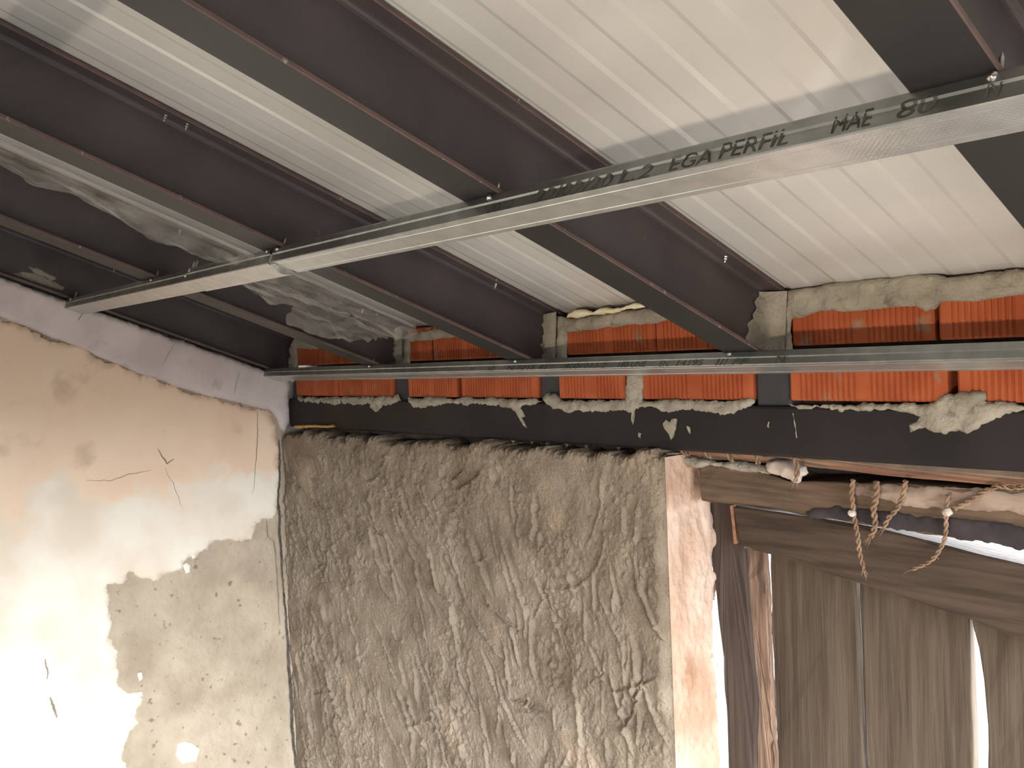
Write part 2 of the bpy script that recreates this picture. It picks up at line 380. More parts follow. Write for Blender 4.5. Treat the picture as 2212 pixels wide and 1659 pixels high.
def crack(pts, plane_fn, wdt, parent, seed):
    P = refine(pts, .004, .0022, seed, closed=False); v = []; f = []
    for i, p in enumerate(P):
        q = P[min(i + 1, len(P) - 1)]; o = P[max(i - 1, 0)]
        dx, dy = q[0] - o[0], q[1] - o[1]; L = math.hypot(dx, dy) + 1e-9
        ww = wdt * (.45 + .55 * math.sin(math.pi * (i + .5) / len(P))) / 2
        v += [plane_fn(p[0] - dy / L * ww, p[1] + dx / L * ww), plane_fn(p[0] + dy / L * ww, p[1] - dx / L * ww)]
    for i in range(len(P) - 1): f.append((2 * i, 2 * i + 1, 2 * i + 3, 2 * i + 2))
    return mesh('crack', v, f, M['crack'], parent)
bl = lambda a, b: (XW + .0006 + float(band_h(np.array([a]), np.array([b]))[0]) + .0012, a, b)
pl = lambda a, b: (XW + .0034, a, b)
crack([(-0.5607, 0.1564), (-0.5749, 0.1355), (-0.5889, 0.1183), (-0.5933, 0.0953)], bl, .0026, wl, 1)
crack([(-0.3355, 0.0727), (-0.357, 0.0423), (-0.3735, 0.012)], bl, .0013, wl, 2)
crack([(-0.1601, -0.0157), (-0.1684, -0.0414), (-0.1729, -0.0737)], bl, .0013, wl, 3)
crack([(-0.5739, -0.2672), (-0.5125, -0.2784), (-0.4712, -0.2678), (-0.4113, -0.2639)], pl, .0016, wl, 4)
crack([(-0.1001, -0.1248), (-0.1019, -0.1848), (-0.1116, -0.2574), (-0.1212, -0.3298), (-0.1301, -0.3633)], pl, .0022, wl, 5)
crack([(-0.3742, -0.2607), (-0.3555, -0.3067), (-0.3337, -0.3726)], pl, .0014, wl, 6)
crack([(-0.39, -0.2093), (-0.3766, -0.2355), (-0.3675, -0.2515), (-0.3482, -0.2411)], pl, .004, wl, 7)
crack([(-0.6903, -0.6955), (-0.6893, -0.7165), (-0.6899, -0.7463)], pl, .0034, wl, 8)
crack([(-0.685, -0.7927), (-0.6789, -0.8177), (-0.6731, -0.8484)], pl, .006, wl, 9)
crack([(-0.0858, -0.449), (-0.0841, -0.4966), (-0.0673, -0.513), (-0.0637, -0.5545), (-0.0608, -0.6096), (-0.0615, -0.6778), (-0.063, -0.7596)], lambda a, b: (XW + .001, a, b), .004, wl, 10)

M['crack_deep'] = mat('deep_crack', (.05, .042, .035), (.11, .09, .075), 60, rough=1)
for k_, (q_, w_) in enumerate((([(-0.0361, -0.2176), (-0.039, -0.299), (-0.0486, -0.3932), (-0.0493, -0.4885), (-0.0478, -0.5981), (-0.0463, -0.6807)], .006), ([(-0.0471, -0.6668), (-0.0426, -0.7502), (-0.0426, -0.8604), (-0.0396, -0.9718), (-0.0411, -1.0544), (-0.0351, -1.1675), (-0.0305, -1.2807)], .009))):
    cr = crack(q_, lambda a, b: (XW + .0045, a, b), w_, wl, 30 + k_); cr.data.materials[0] = M['crack_deep']
# back wall: thick rough render, hand thrown
top_px = [(0.0438, -0.2117), (0.1443, -0.1984), (0.298, -0.1978), (0.4381, -0.2022), (0.5672, -0.2026), (0.7241, -0.1991), (0.8314, -0.1986), (0.8984, -0.2017), (0.9713, -0.185), (1.0239, -0.1956), (1.1241, -0.1974), (1.2545, -0.1998), (1.3609, -0.1982), (1.427, -0.1903), (1.4587, -0.1828), (1.499, -0.1863), (1.5279, -0.1983)]
tx = [p[0] for p in top_px]; tz = [p[1] for p in top_px]
nx, nzr = 640, 560
U = np.linspace(XW - .005, 1.458, nx); T = np.linspace(0, 1, nzr); ZLOW = -1.36
ztop = np.interp(U, tx, tz) + .010 * fbm(U * 26, U * 0, 5, 2) + .004 * rng.uniform(-1, 1, nx)
ZZ = ztop[:, None] + (ZLOW - ztop[:, None]) * T[None, :]
UU = np.repeat(U[:, None], nzr, 1)
HH = .006 * fbm(UU * 6, ZZ * 5, 3, 2) + .0035 * fbm(UU * 17, ZZ * 13, 3, 4)
msk = np.clip(fbm(UU * 5 + 3, ZZ * 4, 3, 5) * 1.1 + .6, .12, 1)
HH += msk * (.0042 * np.maximum(fbm(UU * 105, ZZ * 90, 3, 1), -.25) + .003 * np.maximum(fbm(UU * 46, ZZ * 30, 3, 3), -.2)) + .0006 * fbm(UU * 190, ZZ * 190, 2, 0)
# trowel strokes: a scraped trough with a crumbly ridge thrown up on one side
sr = random.Random(5)
du = U[1] - U[0]
for q in range(330):
    x0 = sr.uniform(.05, 1.45); z0 = sr.uniform(-1.33, -.22)
    if x0 < .55: an = -1.45 + sr.uniform(-.25, .35); bend = sr.uniform(.2, 1.6)
    elif x0 < 1.0: an = -1.1 + sr.uniform(-.3, .25); bend = sr.uniform(-.6, .8)
    else: an = -1.35 + sr.uniform(-.5, .3); bend = sr.uniform(-1, .6)
    if sr.random() < .08: an += 1.5
    ln = sr.uniform(.03, .20); wd = sr.uniform(.004, .011); dp = sr.uniform(.002, .0055) * (1.3 if ln > .12 else 1); sg = sr.choice((-1, 1))
    n = int(ln / .004) + 2
    px = []; pz = []; x, z, t = x0, z0, an
    for k in range(n):
        px.append(x); pz.append(z); x += math.cos(t) * .004; z += math.sin(t) * .004; t += bend * .02 * (ln / .12)
    px = np.array(px); pz = np.array(pz); m_ = .03
    i0 = max(0, int((px.min() - m_ - U[0]) / du)); i1 = min(nx, int((px.max() + m_ - U[0]) / du) + 1)
    if i1 <= i0 + 1: continue
    zt = ztop[(i0 + i1) // 2 if (i0 + i1) // 2 < nx else nx - 1]; dz = (zt - ZLOW) / (nzr - 1)
    j0 = max(0, int((zt - pz.max() - m_) / dz)); j1 = min(nzr, int((zt - pz.min() + m_) / dz) + 1)
    if j1 <= j0 + 1: continue
    sx = UU[i0:i1, j0:j1]; sz = ZZ[i0:i1, j0:j1]
    D = (sx[..., None] - px) ** 2 + (sz[..., None] - pz) ** 2
    k = D.argmin(-1); d = np.sqrt(D.min(-1))
    kk = np.clip(k, 1, n - 2); tx_ = px[kk + 1] - px[kk - 1]; tz_ = pz[kk + 1] - pz[kk - 1]
    sd = np.sign((sx - px[k]) * tz_ - (sz - pz[k]) * tx_) * sg * d
    fade = np.clip(np.minimum(k, n - 1 - k) / (n * .22), 0, 1)
    wob = 1 + .5 * fbm(sx * 60, sz * 60, 2, q)
    HH[i0:i1, j0:j1] += fade * dp * (-.7 * np.exp(-(sd / wd) ** 2) + 1.25 * wob * np.exp(-((sd - wd * 1.25) / (wd * .42)) ** 2))
# thrown crumbs
for q in range(900):
    x0 = sr.uniform(.06, 1.45); z0 = sr.uniform(-1.33, -.22); r = sr.uniform(.002, .0055)
    i = int((x0 - U[0]) / du); w_ = int(r * 2.2 / du) + 1
    i0, i1 = max(0, i - w_), min(nx, i + w_); zt = ztop[min(i, nx - 1)]; dz = (zt - ZLOW) / (nzr - 1); j = int((zt - z0) / dz); wj = int(r * 2.2 / dz) + 1
    j0, j1 = max(0, j - wj), min(nzr, j + wj)
    if i1 <= i0 or j1 <= j0: continue
    HH[i0:i1, j0:j1] += r * .75 * np.exp(-((UU[i0:i1, j0:j1] - x0) ** 2 + ((ZZ[i0:i1, j0:j1] - z0) * .8) ** 2) / r ** 2)
rc = np.clip((1.458 - UU) / .020, 0, 1); rc = rc * rc * (3 - 2 * rc)
rim = np.clip((ztop[:, None] - ZZ) / .012, 0, 1)
YY = YP - HH * rc + (1 - rc) * .007 + (1 - np.sqrt(1 - (1 - rim) ** 2)) * .010 * (1 + .6 * fbm(UU * 30, ZZ * 30, 3, 3))
V = np.stack([UU, YY, ZZ], -1).reshape(-1, 3)
F = [(i * nzr + j, (i + 1) * nzr + j, (i + 1) * nzr + j + 1, i * nzr + j + 1) for i in range(nx - 1) for j in range(nzr - 1)]
# ledge at the top running back under the lintel
base = len(V); V = np.concatenate([V, np.stack([U, np.full(nx, .07), ztop - .004 + .008 * fbm(U * 30, U * 0 + 4, 3, 1)], -1)])
F += [(i * nzr, base + i, base + i + 1, (i + 1) * nzr) for i in range(nx - 1)]
wb = tag(mesh('wall_back', V, F, M['rough'], smooth=True, fix=False), 'rough grey-brown rendered back wall below the steel lintel', kind=S)
# reveal of the opening
ny_, nr = 46, 420
R_ = np.linspace(0, 1, ny_); ZR_ = np.linspace(-.192, -2.1, nr)
RY, RZ = np.meshgrid(R_, ZR_, indexing='ij')
depth = YP + .0075 + .145 * RY
RX = 1.459 + np.clip(RY / .08, 0, 1) * (.0035 * fbm(depth * 30, RZ * 14, 4, 3) + .0016 * fbm(depth * 120, RZ * 120, 2, 1)) + (1.4582 - 1.459) * np.clip((.07 - RY) / .07, 0, 1)
RX = RX - .012 * np.clip((RY - .86) / .14, 0, 1) ** 2 * (1 + .7 * fbm(RZ * 30, RZ * 0, 3, 2))
V = np.stack([RX, depth, RZ], -1).reshape(-1, 3)
F = [(i * nr + j, (i + 1) * nr + j, (i + 1) * nr + j + 1, i * nr + j + 1) for i in range(ny_ - 1) for j in range(nr - 1)]
mesh('reveal', V, F, M['reveal'], wb, smooth=True)
mesh('render_foot', *box(XW - .01, 1.458, YP - .004, .05, -2.1, -1.355), M['rough'], wb)
mesh('masonry_core', *box(XW - .3, 1.44, .0, .115, -2.1, -.23), M['mortar_dark'], wb)
mesh('masonry_core', *box(XW - .3, 1.45, .075, .115, -.3, -.19), M['mortar_dark'], wb)
mesh('masonry_core', *box(1.30, 3.2, .155, .2, -.27, -.19), M['mortar_dark'], wb)
mesh('masonry_core', *box(-.3, 3.2, .05, .20, -.20, .135), M['mortar_dark'], wb)
mesh('end_pier', *box(2.62, 5.1, -.02, .16, -2.1, .16), M['plaster'], wb)
mesh('masonry_core', *box(2.6, 5.1, .02, .2, -.2, .16), M['plaster'], wb)

# bricks with grooved faces, two courses
def brick(x0, x1, z0, z1, y0, seed):
    r = random.Random(seed); prof = [(x0, .004), (x0 + .004, 0)]
    x = x0 + .018; mid = (x0 + x1) / 2
    while x < x1 - .018:
        if abs(x - mid) > .010:
            prof += [(x, 0), (x + .0010, .0024), (x + .0034, .0024), (x + .0046, 0)]
        x += .0088 + r.uniform(-.0006, .0006)
    prof += [(x1 - .004, 0), (x1, .004), (x1, .055), (x0, .055)]
    n = len(prof); v = []; f = []
    for z, ins in ((z0, .003), (z0 + .003, 0), (z1 - .003, 0), (z1, .003)):
        for px, py in prof:
            v.append((px, y0 + py + (ins if py < .05 else 0), z))
    for k in range(3):
        for i in range(n):
            j = (i + 1) % n; f.append((k * n + i, k * n + j, (k + 1) * n + j, (k + 1) * n + i))
    f.append(tuple(range(n))); f.append(tuple(range(3 * n, 4 * n)))
    return mesh('brick', v, f, M['brick'], wb)
low = [(.100, .3285), (.3315, .587), (.655, .843), (.859, 1.111), (1.176, 1.351), (1.391, 1.626), (1.695, 1.939), (1.952, 2.155), (2.225, 2.46), (2.475, 2.6)]
for i, (a, b) in enumerate(low):
    brick(a, b, -.090, -.011, (.000, .002, .001, .003)[i % 4], i)
up = [(.100, .226), (.233, .47), (.478, .590), (.66, .752), (.762, 1.0), (1.008, 1.112), (1.20, 1.4245), (1.428, 1.63), (1.70, 1.9225), (1.929, 2.155), (2.22, 2.6)]
for i, (a, b) in enumerate(up):
    brick(a, b, -.003, .0765, (.003, .001, .004)[i % 3], 40 + i)

to_b = lambda a, b, c: (a, .002 - c, b)
def mortar(name, px, seed, th=.006, jit=.0045, y=.002, m='mortar', parent=None, edge=.006, rough=.0042, grid=.006, step=.004):
    return patch(name, px, lambda a, b, c: (a, y - c, b), th, M[m], wb if parent is None else parent, step=step, jit=jit, grid=grid, edge=edge, seed=seed, rough=rough, rscale=70)
mortar('mortar_coping', [(1.6564, 0.0719), (1.6634, 0.0789), (1.6986, 0.085), (1.745, 0.0884), (1.7907, 0.0915), (1.8481, 0.0918), (1.8889, 0.092), (1.9465, 0.0853), (1.9947, 0.0857), (2.0413, 0.0849), (2.1857, 0.0744), (2.1853, 0.0471), (2.0406, 0.0499), (1.988, 0.049), (1.9331, 0.0498), (1.9252, 0.0406), (1.9123, 0.0376), (1.9008, 0.0449), (1.8675, 0.0485), (1.8363, 0.0465), (1.7892, 0.0454), (1.7514, 0.0478), (1.7278, 0.045), (1.7027, 0.0392), (1.698, 0.0211), (1.7033, -0.0137), (1.6515, -0.0121)], 2, th=.010, jit=.002)
mortar('mortar_coping', [(1.1218, 0.0632), (1.139, 0.0756), (1.17, 0.0775), (1.2101, 0.0695), (1.2896, 0.0702), (1.3598, 0.0746), (1.4151, 0.0777), (1.537, 0.0766), (1.5735, 0.0467), (1.4968, 0.0511), (1.4266, 0.0493), (1.3974, 0.0483), (1.3355, 0.0464), (1.264, 0.0447), (1.206, 0.042), (1.2003, -0.0151), (1.1062, -0.0129), (1.1091, 0.0351)], 3, th=.009, jit=.002)
mortar('mortar_coping', [(0.596, 0.043), (0.6252, 0.0579), (0.6648, 0.063), (0.8805, 0.0762), (0.9769, 0.0811), (0.9746, 0.0459), (0.8104, 0.0478), (0.6711, 0.0447), (0.6627, -0.0139), (0.5835, -0.0123)], 4, th=.008, jit=.002)
mortar('mortar_coping', [(0.0822, 0.0585), (0.1172, 0.0799), (0.2208, 0.0625), (0.4128, 0.0549), (0.5002, 0.0431), (0.4987, 0.0252), (0.114, 0.0479), (0.1131, -0.0165), (0.0692, -0.0158)], 6, th=.008, jit=.002)
mortar('mortar_bed', [(0.1052, -0.0959), (0.5854, -0.0903), (0.6103, -0.0821), (0.6246, -0.1027), (0.5818, -0.1102), (0.2549, -0.1117), (0.1255, -0.1105)], 7)
mortar('mortar_bed', [(0.6529, -0.0911), (0.869, -0.0918), (1.11, -0.092), (1.1235, -0.0977), (1.0693, -0.11), (1.0468, -0.1222), (1.0313, -0.1105), (0.9649, -0.1054), (0.8428, -0.1048), (0.7452, -0.1148), (0.6795, -0.1203), (0.6517, -0.107)], 8)
mortar('mortar_bed', [(1.1293, -0.0919), (1.1409, -0.0803), (1.1677, -0.0821), (1.1829, -0.0933), (1.3515, -0.0936), (1.3564, -0.0414), (1.392, -0.0419), (1.3919, -0.0915), (1.6269, -0.091), (1.6292, -0.0986), (1.6131, -0.1035), (1.5853, -0.1196), (1.5671, -0.1129), (1.5097, -0.11), (1.4693, -0.114), (1.4064, -0.1084), (1.292, -0.1156), (1.2049, -0.1191), (1.1592, -0.1134), (1.1397, -0.1013)], 9)
mortar('mortar_bed', [(1.6922, -0.0963), (1.7388, -0.0957), (1.8427, -0.0945), (1.9166, -0.0922), (1.9295, -0.0882), (1.9391, -0.0829), (1.9497, -0.0828), (1.964, -0.0776), (1.9838, -0.0776), (1.9877, -0.0901), (2.0375, -0.0932), (2.1454, -0.0941), (2.1453, -0.0998), (2.0374, -0.1006), (2.0134, -0.1115), (1.9898, -0.1228), (1.9657, -0.1325), (1.9536, -0.1265), (1.9378, -0.1348), (1.9091, -0.1306), (1.888, -0.134), (1.8843, -0.122), (1.8998, -0.1143), (1.8834, -0.106), (1.8425, -0.1013), (1.8139, -0.1032), (1.7844, -0.1065), (1.7543, -0.0999), (1.7067, -0.1035)], 10, th=.010, rough=.004)
# mortar cup pressed into the joist ends
def cup(xweb, wpts, xw_pts, seed):
    # wpts: (y, z) on the web; xw_pts: (x, z) on the wall; concave sweep between them
    v = []; f = []; n = 14
    for k, ((wy, wz), (wx, wz2)) in enumerate(zip(wpts, xw_pts)):
        for i in range(n):
            t = i / (n - 1); a = t * math.pi / 2
            x = xweb + (wx - xweb) * (1 - math.cos(a)); y = wy * (1 - math.sin(a)) + (-.012) * math.sin(a); z = wz + (wz2 - wz) * t
            e = .0022 * float(fbm(np.array([t * 9 + seed]), np.array([k * .9]), 3, seed))
            v.append((x + abs(e), y - abs(e), z))
    for k in range(len(wpts) - 1):
        for i in range(n - 1): f.append((k * n + i, k * n + i + 1, (k + 1) * n + i + 1, (k + 1) * n + i))
    return mesh('mortar_fillet', v, f, M['mortar'], wb, smooth=True)
def cups(xj, seed, ymax):
    K = 16; wp = []; xp = []
    for k in range(K):
        t = k / (K - 1); z = -.034 + t * .118
        yb = -(ymax * (1 - .68 * t) + .004 * math.sin(k * 2.1 + seed) + .003 * math.cos(k * 5.3))
        wp.append((yb, ZB + .008 + t * .107 - yb * TN * .9)); xp.append((xj + .034 + .010 * t, z))
    cup(xj + .0025, wp, xp, seed)
cups(1.66, 1, .078); cups(1.147, 2, .020); cups(.618, 3, .016)

# entrance wall and right wall, behind the camera
wr = tag(empty('wall_right', (3.6, -3.8, -2.1)), 'plastered wall with a window to the right, outside the frame', kind=S)
for b in ((3.5, 3.7, -7.6, -1.95, -2.1, 3.2), (3.5, 3.7, -.25, .2, -2.1, .6), (3.5, 3.7, -1.95, -.25, -2.1, -1.95), (3.5, 3.7, -1.95, -.25, .01, 1.2)):
    mesh('wall_section', *box(*b), M['plaster'], wr)
wf = tag(empty('wall_front', (2.4, -7.4, -2.1)), 'plastered entrance wall behind the camera', kind=S)
for b in ((-.3, 1.7, -7.55, -7.35, -2.1, 3.2), (3.5, 3.7, -7.55, -7.35, -2.1, 3.2), (1.7, 3.5, -7.55, -7.35, 0, 3.2)):
    mesh('wall_section', *box(*b), M['plaster'], wf)

# ------------------------------------------------------------------ steel joists
def screw_mesh():
    v, f = [], []
    def ring(r, z, n=10): return [(r * math.cos(2 * math.pi * i / n), r * math.sin(2 * math.pi * i / n), z) for i in range(n)]
    prof = [(.0005, -.0032), (.0032, -.0026), (.0042, -.0008), (.0042, 0), (.0019, .0001), (.0019, .012), (.0003, .017)]
    for r, z in prof: v += ring(r, z)
    for k in range(len(prof) - 1):
        for i in range(10):
            j = (i + 1) % 10; f.append((k * 10 + i, k * 10 + j, (k + 1) * 10 + j, (k + 1) * 10 + i))
    f.append(tuple(range(10))); f.append(tuple(range(60, 70)))
    me = bpy.data.meshes.new('screw'); me.from_pydata(v, [], f); me.materials.append(M['screw'])
    me.polygons.foreach_set('use_smooth', [True] * len(me.polygons)); return me
SCREW = screw_mesh()
def tip_mesh():      # drill point of a roofing screw coming through the flange
    v, f = [], []; n = 8; prof = [(.0030, .001)]
    for k in range(4): prof += [(.0033 if k % 2 == 0 else .0023, -.0018 * k)]
    prof += [(.0018, -.0075), (.0003, -.0098)]
    for r, z in prof: v += [(r * math.cos(2 * math.pi * i / n), r * math.sin(2 * math.pi * i / n), z) for i in range(n)]
    for k in range(len(prof) - 1):
        for i in range(n):
            j = (i + 1) % n; f.append((k * n + i, k * n + j, (k + 1) * n + j, (k + 1) * n + i))
    me = bpy.data.meshes.new('screw_tip'); me.from_pydata(v, [], f); me.materials.append(M['screw']); return me
TIP = tip_mesh()
def put(name, me, loc, parent, rot):
    o = bpy.data.objects.new(name, me); o.rotation_euler = rot; return place(o, loc, parent)

FL, TF, TW, HJ = .064, .0063, .0046, .12
def joist(xc, label, tips=()):
    o = empty('steel_joist', rp(xc, 3.3, 0))
    tag(o, label, 'joist', 'dark steel roof joists')
    S0, S1 = (-.015 if xc > .2 else -.0), 7.6
    def flange(n0, n1, name, m='steel'):
        h = FL / 2; c = .0012
        pr = [(-h + c, n0), (h - c, n0), (h, n0 + c), (h, n1 - c), (h - c, n1), (-h + c, n1), (-h, n1 - c), (-h, n0 + c)]
        v, f = sweep(pr, lambda s, a, b: rp(xc + a, s, b), [S0, .6, 1.4, S1])
        mi = []
        for k in range(3): mi += [0, 1, 1, 1, 0, 1, 1, 1]
        mi += [0, 0]
        return mesh(name, v, f, [M[m], M['steel_edge']], o, midx=mi)
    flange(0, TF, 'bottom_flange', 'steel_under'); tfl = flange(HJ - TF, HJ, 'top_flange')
    t = TW / 2; r = .007; pr = []
    for i in range(4):
        a = i / 3 * math.pi / 2; pr.append((t + r - r * math.sin(a), TF + r - r * math.cos(a)))
    right = pr + [(x, HJ - n) for x, n in pr[::-1]]
    prof = right + [(-x, n) for x, n in right[::-1]]
    v, f = sweep(prof, lambda s, a, b: rp(xc + a, s, b), [S0, .6, 1.4, S1])
    mesh('web', v, f, M['steel'], o)
    for dx, s in tips:
        put('screw_tip', TIP, rp(xc + dx, s, HJ - TF), tfl, (-SL, 0, 0))
    return o
jz = joist(.058, 'dark steel joist lying against the left wall above the mortar band', [(.022, .56)])
joist(.618, 'dark steel joist second from the left wall, beside the torn film', [(.026, .62), (.024, .16)])
joist(1.147, 'dark steel joist third from the left wall, plastic film hanging on its left', [(.018, .44), (.019, .2), (.02, .83), (.012, .86)])
joist(1.66, 'dark steel joist ending in a mortar fillet between the two wide panel bays', [(.019, .19), (.02, 1.0)])
joist(2.192, 'dark steel joist at the upper right corner of the picture', [(.02, .9)])
joist(2.712, 'dark steel joist beyond the right edge, next to the corner joist')

for k_, q_ in enumerate(([(-0.7148, 0.2452), (-0.6922, 0.2537), (-0.6619, 0.2468), (-0.6314, 0.233), (-0.6005, 0.2166), (-0.6063, 0.2073), (-0.6427, 0.218), (-0.6834, 0.2283)], [(-0.6864, 0.2684), (-0.6561, 0.2606), (-0.6307, 0.2478), (-0.6186, 0.2367), (-0.6294, 0.2319), (-0.6569, 0.2447)])):
    patch('mortar_smear', q_, lambda a, b, c_: (.0608 + c_, a, b), .0006, M['mortar'], jz, step=.004, jit=.003, grid=.008, edge=.004, seed=50 + k_, rough=.0002, back=-.0004)
# short stub posts between lintel and joists
for a, b, lab in ((.066, .099, 'black steel stub post squeezed between mortar band and first brick'), (.590, .652, 'black steel stub post under the joist beside the torn film'), (1.114, 1.173, 'black steel stub post under the third joist from the left wall'), (1.628, 1.692, 'black steel stub post under the joist with the mortar fillet'), (2.16, 2.222, 'black steel stub post under the upper right joist')):
    pr = [(a + .004, .010), (b - .004, .010), (b, .014), (b, .06), (a, .06), (a, .014)]
    v, f = sweep(pr, lambda z, x, y: (x, y, z), [-.1, -.03])
    tag(mesh('steel_post', v, f, M['steel_post']), lab, 'post', 'stub posts on the lintel')

# lintel beam
lin = empty('steel_lintel', (1.5, .05, -.182))
tag(lin, 'long dark brown steel lintel under the brick course, splashed with mortar', 'lintel')
c = .005
pr = [(.0, -.182 + c), (c * .3, -.182 + c * .3), (c, -.182), (.1, -.182), (.1, -.099), (c, -.099), (c * .3, -.099 - c * .3), (0, -.099 - c)]
v, f = sweep(pr, lambda x, y, z: (x, y, z), [.058, 3.1])
lbeam = mesh('beam', v, f, M['steel_lintel'], lin)
def splash(px, seed, th=.0022):
    return patch('mortar_splash', px, lambda a, b, c_: (a, -.0005 - c_, b), th, M['mortar'], lbeam, step=.003, jit=.0015, grid=.005, edge=.004, seed=seed, rough=.001, rscale=90, back=.001)
splash([(1.4394, -0.1339), (1.4481, -0.1261), (1.4562, -0.1309), (1.4607, -0.1233), (1.4729, -0.1247), (1.47, -0.1438), (1.4622, -0.1582), (1.4568, -0.1643), (1.4532, -0.1527), (1.4432, -0.1422)], 1)
splash([(1.3687, -0.1125), (1.3765, -0.1124), (1.3736, -0.1271), (1.3697, -0.1385), (1.3669, -0.1273)], 2)
splash([(1.4926, -0.1365), (1.4986, -0.138), (1.502, -0.1509), (1.4961, -0.1479)], 3, .0012)
splash([(1.6999, -0.1095), (1.7032, -0.1095), (1.7083, -0.1484), (1.7058, -0.1508)], 4, .001)
splash([(1.0431, -0.1104), (1.0634, -0.112), (1.0767, -0.1294), (1.0651, -0.1317), (1.081, -0.1538), (1.0698, -0.1492), (1.051, -0.1251)], 5, .0012)
splash([(0.4967, -0.1016), (0.5557, -0.1034), (0.5397, -0.1202), (0.5115, -0.1302), (0.4869, -0.1162)], 6, .0014)
splash([(1.3824, -0.1527), (1.389, -0.1534), (1.3863, -0.1638), (1.381, -0.1588)], 7, .0012)
splash([(1.656, -0.124), (1.6593, -0.1254), (1.6572, -0.1361), (1.6539, -0.1332)], 8, .001)

# ------------------------------------------------------------------ galvanised channels
def channel(s_front, x0, x1, label, inset=0.0, screws=(), wide=.0465, deep=.0245, text=(), first=True):
    """Folded strip with a crease in each side, hung under the joists. Runs along x."""
    o = empty('ceiling_channel', rp((x0 + x1) / 2, s_front - wide / 2, -deep))
    tag(o, label, 'channel', 'galvanised ceiling channels')
    e = inset; t = .0009
    outer = [(.0075, -.0006), (.0 + e, -.0002), (-.0010 + e, -.0022), (-.0016 + e, -.0100), (.0006 + e, -.0116), (.0004 + e, -deep + .0012 + e), (.0016 + e, -deep + e),
             (.0085, -deep + e), (.0093, -deep + .0006 + e), (.0101, -deep + e), (wide - .0101, -deep + e), (wide - .0093, -deep + .0006 + e), (wide - .0085, -deep + e),
             (wide - .0016 - e, -deep + e), (wide - .0004 - e, -deep + .0012 + e), (wide - .0006 - e, -.0116), (wide + .0016 - e, -.0100), (wide + .0010 - e, -.0022), (wide - e, -.0002), (wide - .0075, -.0006)]
    inner = []
    for i, (a, b) in enumerate(outer):
        cx, cy = wide / 2, -deep / 2
        ia = a + (t if a < cx else -t); ib = b + (t if b < -.012 else -t if b > -.003 else 0)
        if i in (0, len(outer) - 1): ia = a
        inner.append((ia, ib))
    prof = outer + inner[::-1]
    fn = lambda x, a, b: rp(x, s_front - a, b)
    xs = list(np.linspace(x0, x1, 4))
    v, f = sweep(prof, fn, xs)
    n = len(prof); mi = []
    for k in range(len(xs) - 1):
        mi += [1 if 6 <= i <= 12 else 0 for i in range(n)]
    mi += [0, 0]
    pf = mesh('profile', v, f, [M['zinc_smooth'], M['zinc']], o, midx=mi)
    for x, dn in screws:
        put('screw', SCREW, (lambda p: p)(rp(x, s_front + .0012, -.0035 - dn)), pf, (-math.pi / 2 - SL * 1.0 + .25, 0, 0))
        put('screw', SCREW, rp(x + .002, s_front - .006, .002), pf, (-SL, 0, 0))
    for word, xa, xb, hgt, z0 in text:
        cu = bpy.data.curves.new('print', 'FONT'); cu.body = word; cu.size = 1; cu.shear = .25
        ob = bpy.data.objects.new('print_tmp', cu); scn.collection.objects.link(ob)
        bpy.context.view_layer.update()
        me = bpy.data.meshes.new_from_object(ob.evaluated_get(bpy.context.evaluated_depsgraph_get()))
        bpy.data.objects.remove(ob)
        co = np.array([vv.co[:] for vv in me.vertices]); co[:, 0] -= co[:, 0].min(); co[:, 1] -= co[:, 1].min()
        co[:, 0] *= (xb - xa) / co[:, 0].max(); co[:, 1] *= hgt / co[:, 1].max()
        def face(b):            # follow the creased face
            if b < -.0116: return .0005
            if b < -.0100: return .0006 - .0022 * (b + .0116) / .0016
            return -.0016 + .0006 * (b + .0100) / .0078
        P3 = [rp(xa + x, s_front - face(z0 + y) - e + .00035, z0 + y) for x, y in co[:, :2]]
        fs = [tuple(p.vertices) for p in me.polygons]
        mesh('printed_text', P3, fs, M['ink'], pf)
        bpy.data.meshes.remove(me)
    return o

SF = .6405       # front edge of the main run, measured up the slope
tx_near = [('0042', 1.678, 1.722, .0105, -.0235), ('22/02/20', 1.755, 1.868, .0125, -.0225), ('L.2', 1.876, 1.918, .0125, -.0225), ('EGA', 1.938, 1.985, .0125, -.0215), ('PERFIL', 1.993, 2.062, .0135, -.0205), ('MAE', 2.100, 2.135, .0135, -.0205), ('80', 2.153, 2.183, .0135, -.0205), ('N', 2.216, 2.228, .0135, -.0205)]
channel(SF, .078, .838, 'galvanised ceiling channel, short length touching the left wall', inset=.0, screws=[(.11, 0), (.636, 0), (.815, .009)])
channel(SF + .0006, .812, 1.1455, 'galvanised ceiling channel, middle length ending at the open joint', inset=-.0012, screws=[(.83, .001), (1.134, 0)])
c3 = channel(SF + .001, 1.154, 3.4, 'long galvanised ceiling channel with printed lettering, crossing to the upper right', screws=[(1.168, 0), (1.678, 0), (2.22, .001)], text=tx_near)
